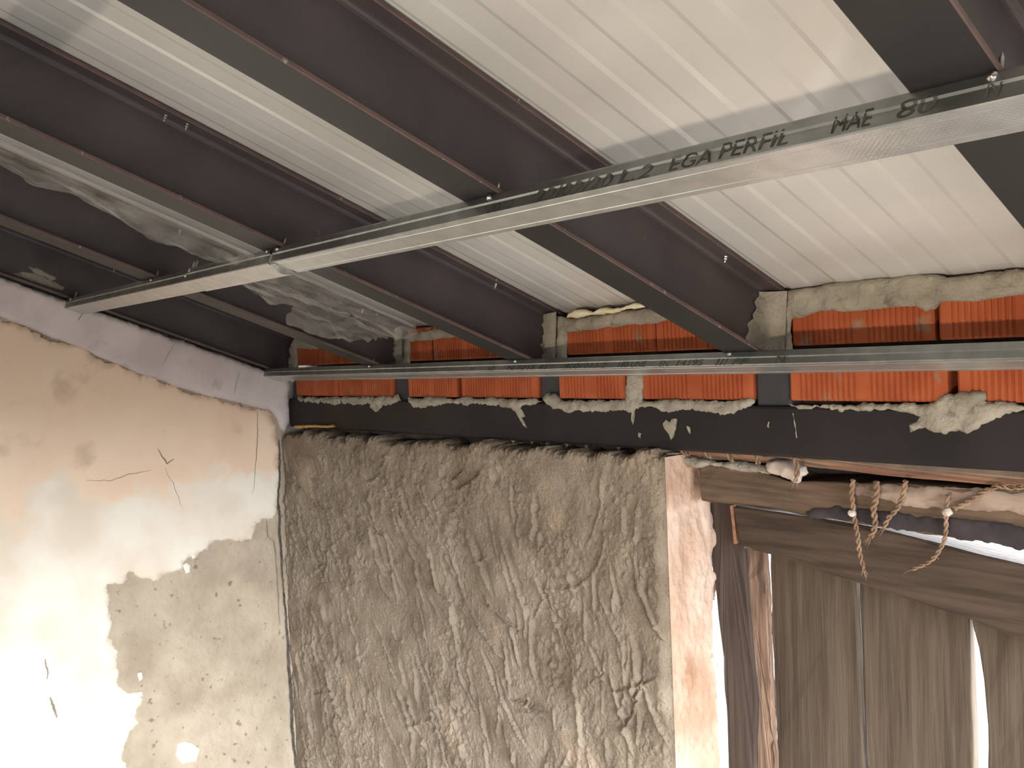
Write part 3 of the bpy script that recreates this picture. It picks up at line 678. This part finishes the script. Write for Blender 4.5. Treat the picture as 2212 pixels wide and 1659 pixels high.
# lifted lip at the open joint
n = 10; v = []; f = []
for k in range(n + 1):
    t = k / n; lift = .007 * math.sin(math.pi * t) ** 1.2
    for a, b in ((0, 0), (.012, 0), (.012, .0008), (0, .0008)):
        v.append(rp(1.147 + a + .002, SF - .002 - t * .043, -.0245 - lift * (1 - a / .014) - .0006 - b))
for k in range(n):
    for i in range(4): f.append((k * 4 + i, k * 4 + (i + 1) % 4, k * 4 + 4 + (i + 1) % 4, k * 4 + 4 + i))
mesh('bent_lip', v, f, M['zinc_smooth'], c3, smooth=False)
tx_back = [('M', 1.005, 1.02, .009, -.022), ('10', 1.062, 1.082, .009, -.022), ('N 5015 41', 1.12, 1.235, .0095, -.022), ('9001033/2', 1.283, 1.385, .010, -.022), ('180 UNE', 1.413, 1.478, .0105, -.022), ('EN', 1.505, 1.525, .0105, -.022), ('14195', 1.541, 1.595, .0105, -.022), ('III FF', 1.618, 1.68, .0105, -.022), ('N', 1.725, 1.742, .011, -.021)]
channel(.0865, .074, 3.2, 'galvanised ceiling channel in front of the bricks at the back wall', screws=[(.618, 0), (1.142, 0), (1.642, 0)], text=tx_back, deep=.0225)
channel(1.195, .078, 3.4, 'galvanised ceiling channel higher up the roof, beyond the upper edge', screws=[])

# ------------------------------------------------------------------ torn plastic film between the joists
fo = [(1.132, -1.008, 0.332), (1.118, -0.974, 0.319), (1.11, -0.922, 0.3), (1.103, -0.854, 0.274), (1.106, -0.772, 0.244), (1.099, -0.691, 0.214), (1.101, -0.601, 0.18), (1.09, -0.477, 0.134), (1.096, -0.388, 0.101), (1.101, -0.291, 0.065), (1.08, -0.27, 0.057), (1.018, -0.254, 0.051), (0.949, -0.239, 0.045), (0.841, -0.224, 0.04), (0.775, -0.228, 0.041), (0.727, -0.257, 0.052), (0.711, -0.293, 0.065), (0.712, -0.326, 0.078), (0.712, -0.348, 0.086), (0.741, -0.365, 0.092), (0.8, -0.382, 0.098), (0.846, -0.404, 0.107), (0.833, -0.416, 0.111), (0.797, -0.423, 0.114), (0.797, -0.442, 0.121), (0.81, -0.468, 0.131), (0.831, -0.502, 0.143), (0.837, -0.523, 0.151), (0.894, -0.579, 0.172), (0.967, -0.644, 0.196), (0.963, -0.697, 0.216), (0.962, -0.741, 0.232), (0.971, -0.794, 0.252), (0.981, -0.857, 0.275), (0.976, -0.906, 0.294), (1.001, -0.948, 0.309), (0.992, -0.981, 0.322)]
to_f = lambda a, b, c: (a, b, ZB - .006 - b * TN + c)
def film_h(x, y):
    d = np.clip((1.10 - x) / .16, 0, 1)
    wr = .006 * fbm(x * 26 + y * 8, y * 14, 4, 2) + .010 * fbm(x * 9, y * 7, 2, 3) + .004 * (1 - np.abs(fbm(x * 38 + y * 22, y * 30, 3, 1)))
    fold = .006 * np.abs(fbm(x * 40, y * 20, 3, 4))
    return -.010 * d * (1 - d) * 3 + (wr + fold) * np.clip(d * 2.2, 0, 1) - .002
def film_patch(name, outl, seed):
    P = refine([(p[0], p[1]) for p in outl], .006, .0035, seed)
    A_ = np.array(P); g = .005
    gx, gy = np.meshgrid(np.arange(A_[:, 0].min(), A_[:, 0].max(), g), np.arange(A_[:, 1].min(), A_[:, 1].max(), g)); gx = gx.ravel(); gy = gy.ravel()
    k = inside(P, gx, gy)
    for hole in holes: k &= ~inside(hole, gx, gy)
    gx, gy = gx[k], gy[k]; k = edge_dist(P, gx, gy) > .003; gx, gy = gx[k], gy[k]
    V_ = [Vector(p) for p in P]; E_ = [(i, (i + 1) % len(P)) for i in range(len(P))]
    for hole in holes:
        b = len(V_); V_ += [Vector(p) for p in hole]; E_ += [(b + i, b + (i + 1) % len(hole)) for i in range(len(hole))]
    V_ += [Vector((a, b)) for a, b in zip(gx, gy)]
    vo, eo, fo_, *_ = delaunay_2d_cdt(V_, E_, [], 1, 1e-7)
    X = np.array([p[0] for p in vo]); Y = np.array([p[1] for p in vo]); Z = film_h(X, Y)
    fs = []
    for t in fo_:
        cx = np.array([np.mean([X[i] for i in t])]); cy = np.array([np.mean([Y[i] for i in t])])
        if any(inside(h, cx, cy)[0] for h in holes): continue
        fs.append(tuple(t))
    return mesh(name, [to_f(a, b, c_) for a, b, c_ in zip(X, Y, Z)], fs, M['film'], smooth=True)
holes = [[(p[0], p[1]) for p in [(0.98, -0.388, 0.095), (0.996, -0.387, 0.094), (0.975, -0.379, 0.091), (0.961, -0.377, 0.09)]], [(p[0], p[1]) for p in [(1.01, -0.38, 0.092), (1.03, -0.379, 0.091), (1.019, -0.37, 0.088), (0.99, -0.358, 0.083), (0.954, -0.339, 0.076), (0.977, -0.355, 0.082)]]]
tag(film_patch('plastic_film', fo, 4), 'torn crumpled clear plastic film hanging between two steel joists', 'plastic film')

# expanding foam bead along the panel end
fm = [(1.2167, 0.071), (1.2223, 0.0798), (1.2403, 0.0859), (1.2675, 0.0841), (1.2891, 0.0791), (1.313, 0.0828), (1.3419, 0.0791), (1.3705, 0.0841), (1.4015, 0.0853), (1.4165, 0.0826), (1.412, 0.0779), (1.3813, 0.0774), (1.3474, 0.0736), (1.3126, 0.0732), (1.2742, 0.072), (1.2456, 0.0675)]
tag(patch('foam_bead', fm, lambda a, b, c_: (a, -.008 - c_, b), .010, M['foam'], step=.004, jit=.002, grid=.004, edge=.006, seed=6, rough=.003, rscale=50), 'pale yellow foam bead along the roof panel edge over the bricks', 'foam bead')

# ------------------------------------------------------------------ old timber
def timber(name, front, y0, y1, m, parent=None, jit=.0015, seed=1, bevel=.003, step=.03):
    P = refine(front, step, jit, seed); n = len(P)
    v = [(x, y0 + .0015 * math.sin(i * 1.7), z) for i, (x, z) in enumerate(P)] + [(x, y1, z) for x, z in P]
    f = [tuple(range(n))[::-1], tuple(range(n, 2 * n))] + [(i, (i + 1) % n, n + (i + 1) % n, n + i) for i in range(n)]
    return mesh(name, v, f, M[m], parent, bevel=bevel)
bm_f = [(1.4837, -0.2077), (1.5515, -0.2068), (1.6158, -0.2155), (1.6592, -0.2265), (1.7095, -0.2242), (1.8177, -0.2145), (1.9209, -0.2135), (2.0203, -0.2107), (2.3026, -0.2027), (2.3016, -0.2902), (2.0185, -0.2937), (1.9254, -0.2912), (1.8228, -0.2875), (1.7631, -0.2848), (1.7075, -0.2834), (1.6223, -0.2798), (1.5582, -0.2788), (1.4828, -0.2768)]
tb = tag(timber('timber_beam', bm_f, .045, .15, 'wood_beam', jit=.003, seed=3, step=.02), 'weathered timber beam with flaking lime above the plank door', 'beam')
M['lime_thin'] = mat('lime_wash_thin', (.20, .135, .10), (.36, .27, .21), 26, rough=.95, bump=.5, bscale=120, c3=(.12, .08, .06), t3=.55, s3=30, w3=.15, stretch=(.4, 1, 1))
M['char'] = mat('charred_wood', (.030, .024, .026), (.05, .04, .042), 20, rough=.9, bump=.5, bscale=90)
patch('lime_skin', [(1.7692, -0.2268), (1.7809, -0.2201), (1.818, -0.2201), (1.8608, -0.2174), (1.9531, -0.2174), (2.0205, -0.2156), (2.1326, -0.2167), (2.132, -0.2512), (2.0199, -0.2462), (1.9648, -0.248), (1.9271, -0.2424), (1.8805, -0.251), (1.8388, -0.2495), (1.8173, -0.243), (1.7802, -0.242)], lambda a, b, c_: (a, .0435 - c_, b), .002, M['lime_thin'], tb, step=.005, jit=.004, grid=.012, edge=.004, seed=61, rough=.0008, back=-.002)
patch('charred_edge', [(1.6958, -0.2799), (1.7126, -0.2691), (1.7409, -0.2618), (1.772, -0.261), (1.8021, -0.2616), (1.8384, -0.2608), (1.8768, -0.2625), (1.9202, -0.2593), (1.9707, -0.2605), (2.0195, -0.2654), (2.1317, -0.2702), (2.1313, -0.2917), (2.0189, -0.291), (1.9259, -0.2883), (1.8234, -0.2844), (1.7637, -0.2817)], lambda a, b, c_: (a, .0435 - c_, b), .0018, M['char'], tb, step=.005, jit=.004, grid=.012, edge=.004, seed=62, rough=.0006, back=-.002)
pk = [(1.2222, -0.1761), (1.463, -0.1731), (1.6523, -0.1694), (2.0161, -0.1802), (2.301, -0.1863), (2.3007, -0.2103), (2.0154, -0.2105), (1.8468, -0.2085), (1.6852, -0.2017), (1.5608, -0.1982), (1.3536, -0.1922), (1.2215, -0.1894)]
tag(timber('wooden_plank', pk, .05, .075, 'wood_plank', jit=.001, seed=4), 'reddish brown wooden plank edge just below the steel lintel', 'plank')

door = empty('plank_door', (1.75, .2, -2.1))
tag(door, 'old wooden plank door with sloping brace and light showing between the boards', 'door')
def ext(px):    # continue the board edges straight down to the floor
    return px
timber('board', [(1.5452, -0.3733), (1.5799, -0.3688), (1.7133, -0.3514), (1.7096, -0.4178), (1.7112, -0.5288), (1.7127, -0.6417), (1.7148, -0.7377), (1.7373, -1.9176), (1.5384, -2.3284), (1.5456, -0.7913), (1.5429, -0.6525), (1.5418, -0.5216)], .17, .195, 'wood_board', door, jit=.001, seed=5)
timber('board', [(1.7168, -0.3673), (1.8957, -0.372), (1.8947, -0.4382), (1.8947, -0.5266), (1.8962, -0.6075), (1.8958, -0.681), (1.9093, -1.6495), (1.7448, -1.9127), (1.7188, -0.7371), (1.7169, -0.6088), (1.7157, -0.5122), (1.7145, -0.4399)], .172, .197, 'wood_board', door, jit=.001, seed=6)
timber('board', [(1.8986, -0.3707), (2.1433, -0.3395), (2.1273, -1.3626), (1.9248, -1.6333), (1.9181, -0.6726), (1.9203, -0.6069), (1.9152, -0.5353), (1.9082, -0.4858), (1.9015, -0.4521), (1.8986, -0.4292)], .168, .193, 'wood_board', door, jit=.001, seed=7)
timber('board', [(2.1441, -0.3335), (2.3496, -0.3131), (2.3427, -1.1388), (2.128, -1.3637)], .17, .195, 'wood_board', door, jit=.001, seed=8)
timber('stile', [(1.4362, -0.2721), (1.5185, -0.2652), (1.5201, -0.3764), (1.5221, -0.4277), (1.5263, -0.4725), (1.5292, -0.5502), (1.5372, -0.6508), (1.5313, -0.7275), (1.5284, -0.7795), (1.5337, -2.2391), (1.4798, -2.3387), (1.4703, -0.798), (1.4707, -0.7097), (1.4663, -0.5866), (1.4553, -0.4736), (1.4445, -0.3777), (1.4368, -0.3076)], .12, .17, 'wood_post', door, jit=.0015, seed=9)
timber('batten', [(1.5091, -0.3707), (1.56, -0.3691), (1.5634, -0.4312), (1.5611, -0.5454), (1.5648, -0.6519), (1.5662, -0.7703), (1.5735, -2.2077), (1.5274, -2.2805), (1.5251, -0.7833), (1.5319, -0.6545), (1.5239, -0.5533), (1.52, -0.4754)], .128, .142, 'wood_batten', door, jit=.002, seed=10, step=.012)
timber('brace', [(1.5174, -0.29), (1.5723, -0.2905), (1.6271, -0.2931), (1.7126, -0.2966), (1.7951, -0.3002), (1.9051, -0.3155), (2.0015, -0.3281), (2.2523, -0.359), (2.2508, -0.4852), (1.9991, -0.4371), (1.9224, -0.4211), (1.8472, -0.4093), (1.7577, -0.3948), (1.6763, -0.3827), (1.588, -0.3695), (1.5255, -0.3594)], .095, .165, 'wood_brace', door, jit=.001, seed=11)
timber('wedge', [(1.5071, -0.2908), (1.5141, -0.2902), (1.5202, -0.3593), (1.5122, -0.362)], .10, .14, 'wood_plank', door, jit=.0005, seed=12, bevel=.001)

# crumbling lime in the gap beside the stile
for k, px in enumerate(([(1.4224, -0.2947), (1.4396, -0.2931), (1.4365, -0.3165), (1.4291, -0.3395), (1.4206, -0.336)], [(1.4199, -0.354), (1.4389, -0.3589), (1.4422, -0.3824), (1.4309, -0.3973), (1.4184, -0.3901)], [(1.4212, -0.4256), (1.4424, -0.4278), (1.4476, -0.4572), (1.4422, -0.4848), (1.4276, -0.4784), (1.42, -0.4527)])):
    patch('lime_crumb', px, lambda a, b, c_: (a, .115 - c_, b), .012, M['lime'], wb, step=.003, jit=.003, grid=.005, edge=.006, seed=20 + k, rough=.004, rscale=80, back=-.02)
lump = [(1.6241, -0.1975), (1.6393, -0.1912), (1.6692, -0.1948), (1.6924, -0.2024), (1.6971, -0.2112), (1.6869, -0.2179), (1.6807, -0.2291), (1.6724, -0.2236), (1.6513, -0.219), (1.6296, -0.2143)]
tag(patch('lime_lump', lump, lambda a, b, c_: (a, .046 - c_, b), .022, M['lime'], step=.003, jit=.002, grid=.004, edge=.014, seed=31, rough=.004, rscale=60, back=-.002), 'pale crumbling lime lump on the timber beam under the lintel', 'lime lump')
patch('lime_skin', [(1.4298, -0.1967), (1.4765, -0.1992), (1.536, -0.2007), (1.5739, -0.2017), (1.6193, -0.2052), (1.6277, -0.2172), (1.5826, -0.2156), (1.5499, -0.2129), (1.5062, -0.2108), (1.4879, -0.2169), (1.4554, -0.2123)], lambda a, b, c_: (a, .044 - c_, b), .012, M['mortar'], wb, step=.004, jit=.003, grid=.006, edge=.01, seed=32, rough=.004)

# ------------------------------------------------------------------ straw ropes
def rope(pts, r, seed, name='straw_rope', strands=2, pitch=.022, fray=6, m='straw'):
    rr = random.Random(seed)
    P = [Vector(p) for p in pts]
    fine = []
    for i in range(len(P) - 1):     # Catmull-Rom
        p0, p1, p2, p3 = P[max(i - 1, 0)], P[i], P[i + 1], P[min(i + 2, len(P) - 1)]
        k = max(2, int((p2 - p1).length / .0025))
        for j in range(k):
            t = j / k
            fine.append(.5 * ((2 * p1) + (-p0 + p2) * t + (2 * p0 - 5 * p1 + 4 * p2 - p3) * t * t + (-p0 + 3 * p1 - 3 * p2 + p3) * t ** 3))
    fine.append(P[-1])
    v = []; f = []
    def tube(path, rad):
        b = len(v); n = 6
        for i, p in enumerate(path):
            d = (path[min(i + 1, len(path) - 1)] - path[max(i - 1, 0)]).normalized()
            a = d.cross(Vector((.3, 1, .2))).normalized(); c_ = d.cross(a)
            q = rad(i / max(1, len(path) - 1))
            for k in range(n):
                an = 2 * math.pi * k / n; v.append(tuple(p + (a * math.cos(an) + c_ * math.sin(an)) * q))
        for i in range(len(path) - 1):
            for k in range(n):
                f.append((b + i * n + k, b + i * n + (k + 1) % n, b + (i + 1) * n + (k + 1) % n, b + (i + 1) * n + k))
        f.append(tuple(b + k for k in range(n))); f.append(tuple(b + (len(path) - 1) * n + k for k in range(n)))
    L = 0; ln = [0]
    for i in range(1, len(fine)): L += (fine[i] - fine[i - 1]).length; ln.append(L)
    for s in range(strands):
        path = []
        for i, p in enumerate(fine):
            d = (fine[min(i + 1, len(fine) - 1)] - fine[max(i - 1, 0)]).normalized()
            a = d.cross(Vector((0, 1, .1))).normalized(); c_ = d.cross(a)
            an = 2 * math.pi * (ln[i] / pitch + s / strands)
            path.append(p + (a * math.cos(an) + c_ * math.sin(an)) * r * .55)
        tube(path, lambda t: r * .62 * (1 - .35 * t))
    d = (fine[-1] - fine[-2]).normalized()
    for k in range(fray):
        e = fine[-1] + d * rr.uniform(.006, .016) + Vector((rr.uniform(-.006, .006), rr.uniform(-.004, .002), rr.uniform(-.004, .004)))
        tube([fine[-1] - d * .004, (fine[-1] + e) / 2 + Vector((rr.uniform(-.002, .002), 0, 0)), e], lambda t: .0007 * (1 - .6 * t))
    for k in range(int(L / .012)):
        i = rr.randrange(len(fine)); p = fine[i]
        tube([p, p + Vector((rr.uniform(-.007, .007), rr.uniform(-.004, .001), rr.uniform(-.008, .004)))], lambda t: .0005)
    return mesh(name, v, f, M[m], smooth=True)
def r3(px_xz, y): return [(x, y, z) for x, z in px_xz]
def lumpball(p, r, parent, seed):
    bm = bmesh.new(); bmesh.ops.create_icosphere(bm, subdivisions=2, radius=1)
    rr = random.Random(seed); v = [(p[0] + q.co.x * r * 1.25 * (1 + rr.uniform(-.18, .18)), p[1] + q.co.y * r * (1 + rr.uniform(-.18, .18)), p[2] + q.co.z * r * (1 + rr.uniform(-.18, .18))) for q in bm.verts]
    f = [[w_.index for w_ in q.verts] for q in bm.faces]; bm.free()
    return mesh('lime_bead', v, f, M['lime'], parent)
G = 'straw ropes hanging from the timber beam'
o = tag(rope(r3([(1.7829, -0.2138), (1.7799, -0.235), (1.7815, -0.2566), (1.7833, -0.2745), (1.7876, -0.3029), (1.7899, -0.3279), (1.7959, -0.3509)], .03), .0040, 1), 'long straw rope with a small white lime bead, hanging furthest left on the beam', 'rope', G)
lumpball((*[r3([(1.781, -0.2661)], .026)[0][k] for k in range(3)],), .0052, o, 1)
tag(rope(r3([(1.8198, -0.2139), (1.8199, -0.2351), (1.8142, -0.2569), (1.8166, -0.2745), (1.8132, -0.2912), (1.8078, -0.3004)], .03), .0050, 2), 'short thick straw rope with a frayed end left of the light gap', 'rope', G)
tag(rope(r3([(1.8645, -0.2091), (1.8604, -0.2316), (1.8508, -0.2519), (1.8376, -0.2673), (1.8293, -0.2837)], .03), .0042, 3), 'straw rope bending left down to the tip of the light wedge', 'rope', G)
o = tag(rope(r3([(1.9253, -0.2259), (1.9221, -0.2529), (1.9207, -0.2799), (1.9157, -0.298), (1.8993, -0.3232), (1.8705, -0.3412)], .03), .0034, 4), 'straw rope with a white lime knot, crossing the light wedge and curling left', 'rope', G)
lumpball((*[r3([(1.925, -0.2493)], .026)[0][k] for k in range(3)],), .0062, o, 2)
tag(rope(r3([(1.9326, -0.2439), (1.9518, -0.2334), (1.9768, -0.2149), (1.9938, -0.207), (2.0056, -0.2086), (2.0242, -0.2059)], .03), .0042, 5), 'twisted straw rope rising along the beam to the right edge', 'rope', G)
G2 = 'straw ties between lintel and wall'
for k, (px, lab) in enumerate((([(1.4092, -0.1664), (1.4215, -0.1813)], 'short straw tie at the render corner, first of the slanting ties'), ([(1.4485, -0.169), (1.4614, -0.1811), (1.4794, -0.1919)], 'slanting straw tie above the top of the pale reveal'), ([(1.5015, -0.1692), (1.5119, -0.1802), (1.527, -0.1941)], 'slanting straw tie just right of the reveal top'), ([(1.5511, -0.1686), (1.56, -0.1826), (1.5725, -0.1979)], 'slanting straw tie left of the upright tie on the plank'), ([(1.6155, -0.1696), (1.6184, -0.185), (1.6215, -0.1981)], 'upright straw tie across the brown plank left of the lime lump'), ([(1.682, -0.1687), (1.6873, -0.1835), (1.6933, -0.1997), (1.6892, -0.2226)], 'straw tie running down over the pale lime lump'))):
    tag(rope(r3(px, .02), .0048, 20 + k, 'straw_tie', pitch=.03, fray=2), lab, 'straw tie', G2)
for k, (x, lab) in enumerate(((1110, 'first'), (1151, 'second'), (1184, 'third'), (1225, 'fourth'), (1267, 'fifth'), (1337, 'sixth'))):
    pass
stubs = [(1.0142, -0.1768), (1.0742, -0.1764), (1.1204, -0.1785), (1.1757, -0.1781), (1.2299, -0.1776), (1.3151, -0.1775)]
for (x, z), lab in zip(stubs, ('first', 'second', 'third', 'fourth', 'fifth', 'sixth')):
    tag(rope([(x, .02, -.176), (x + .002, .018, z + .002), (x + .005, .012, z - .012)], .0042, int(x * 1000), 'straw_stub', pitch=.03, fray=2), lab + ' small straw stub from the left in the row under the lintel middle', 'straw stub', 'small straw stubs under the lintel')
tag(rope(r3([(0.0987, -0.1808), (0.1394, -0.1782), (0.2052, -0.1749), (0.2683, -0.1743), (0.3101, -0.1717)], -.008), .0042, 77, 'straw_wisp', pitch=.02, fray=5, m='straw_yellow'), 'golden straw wisp under the lintel beside the left wall corner', 'straw wisp')
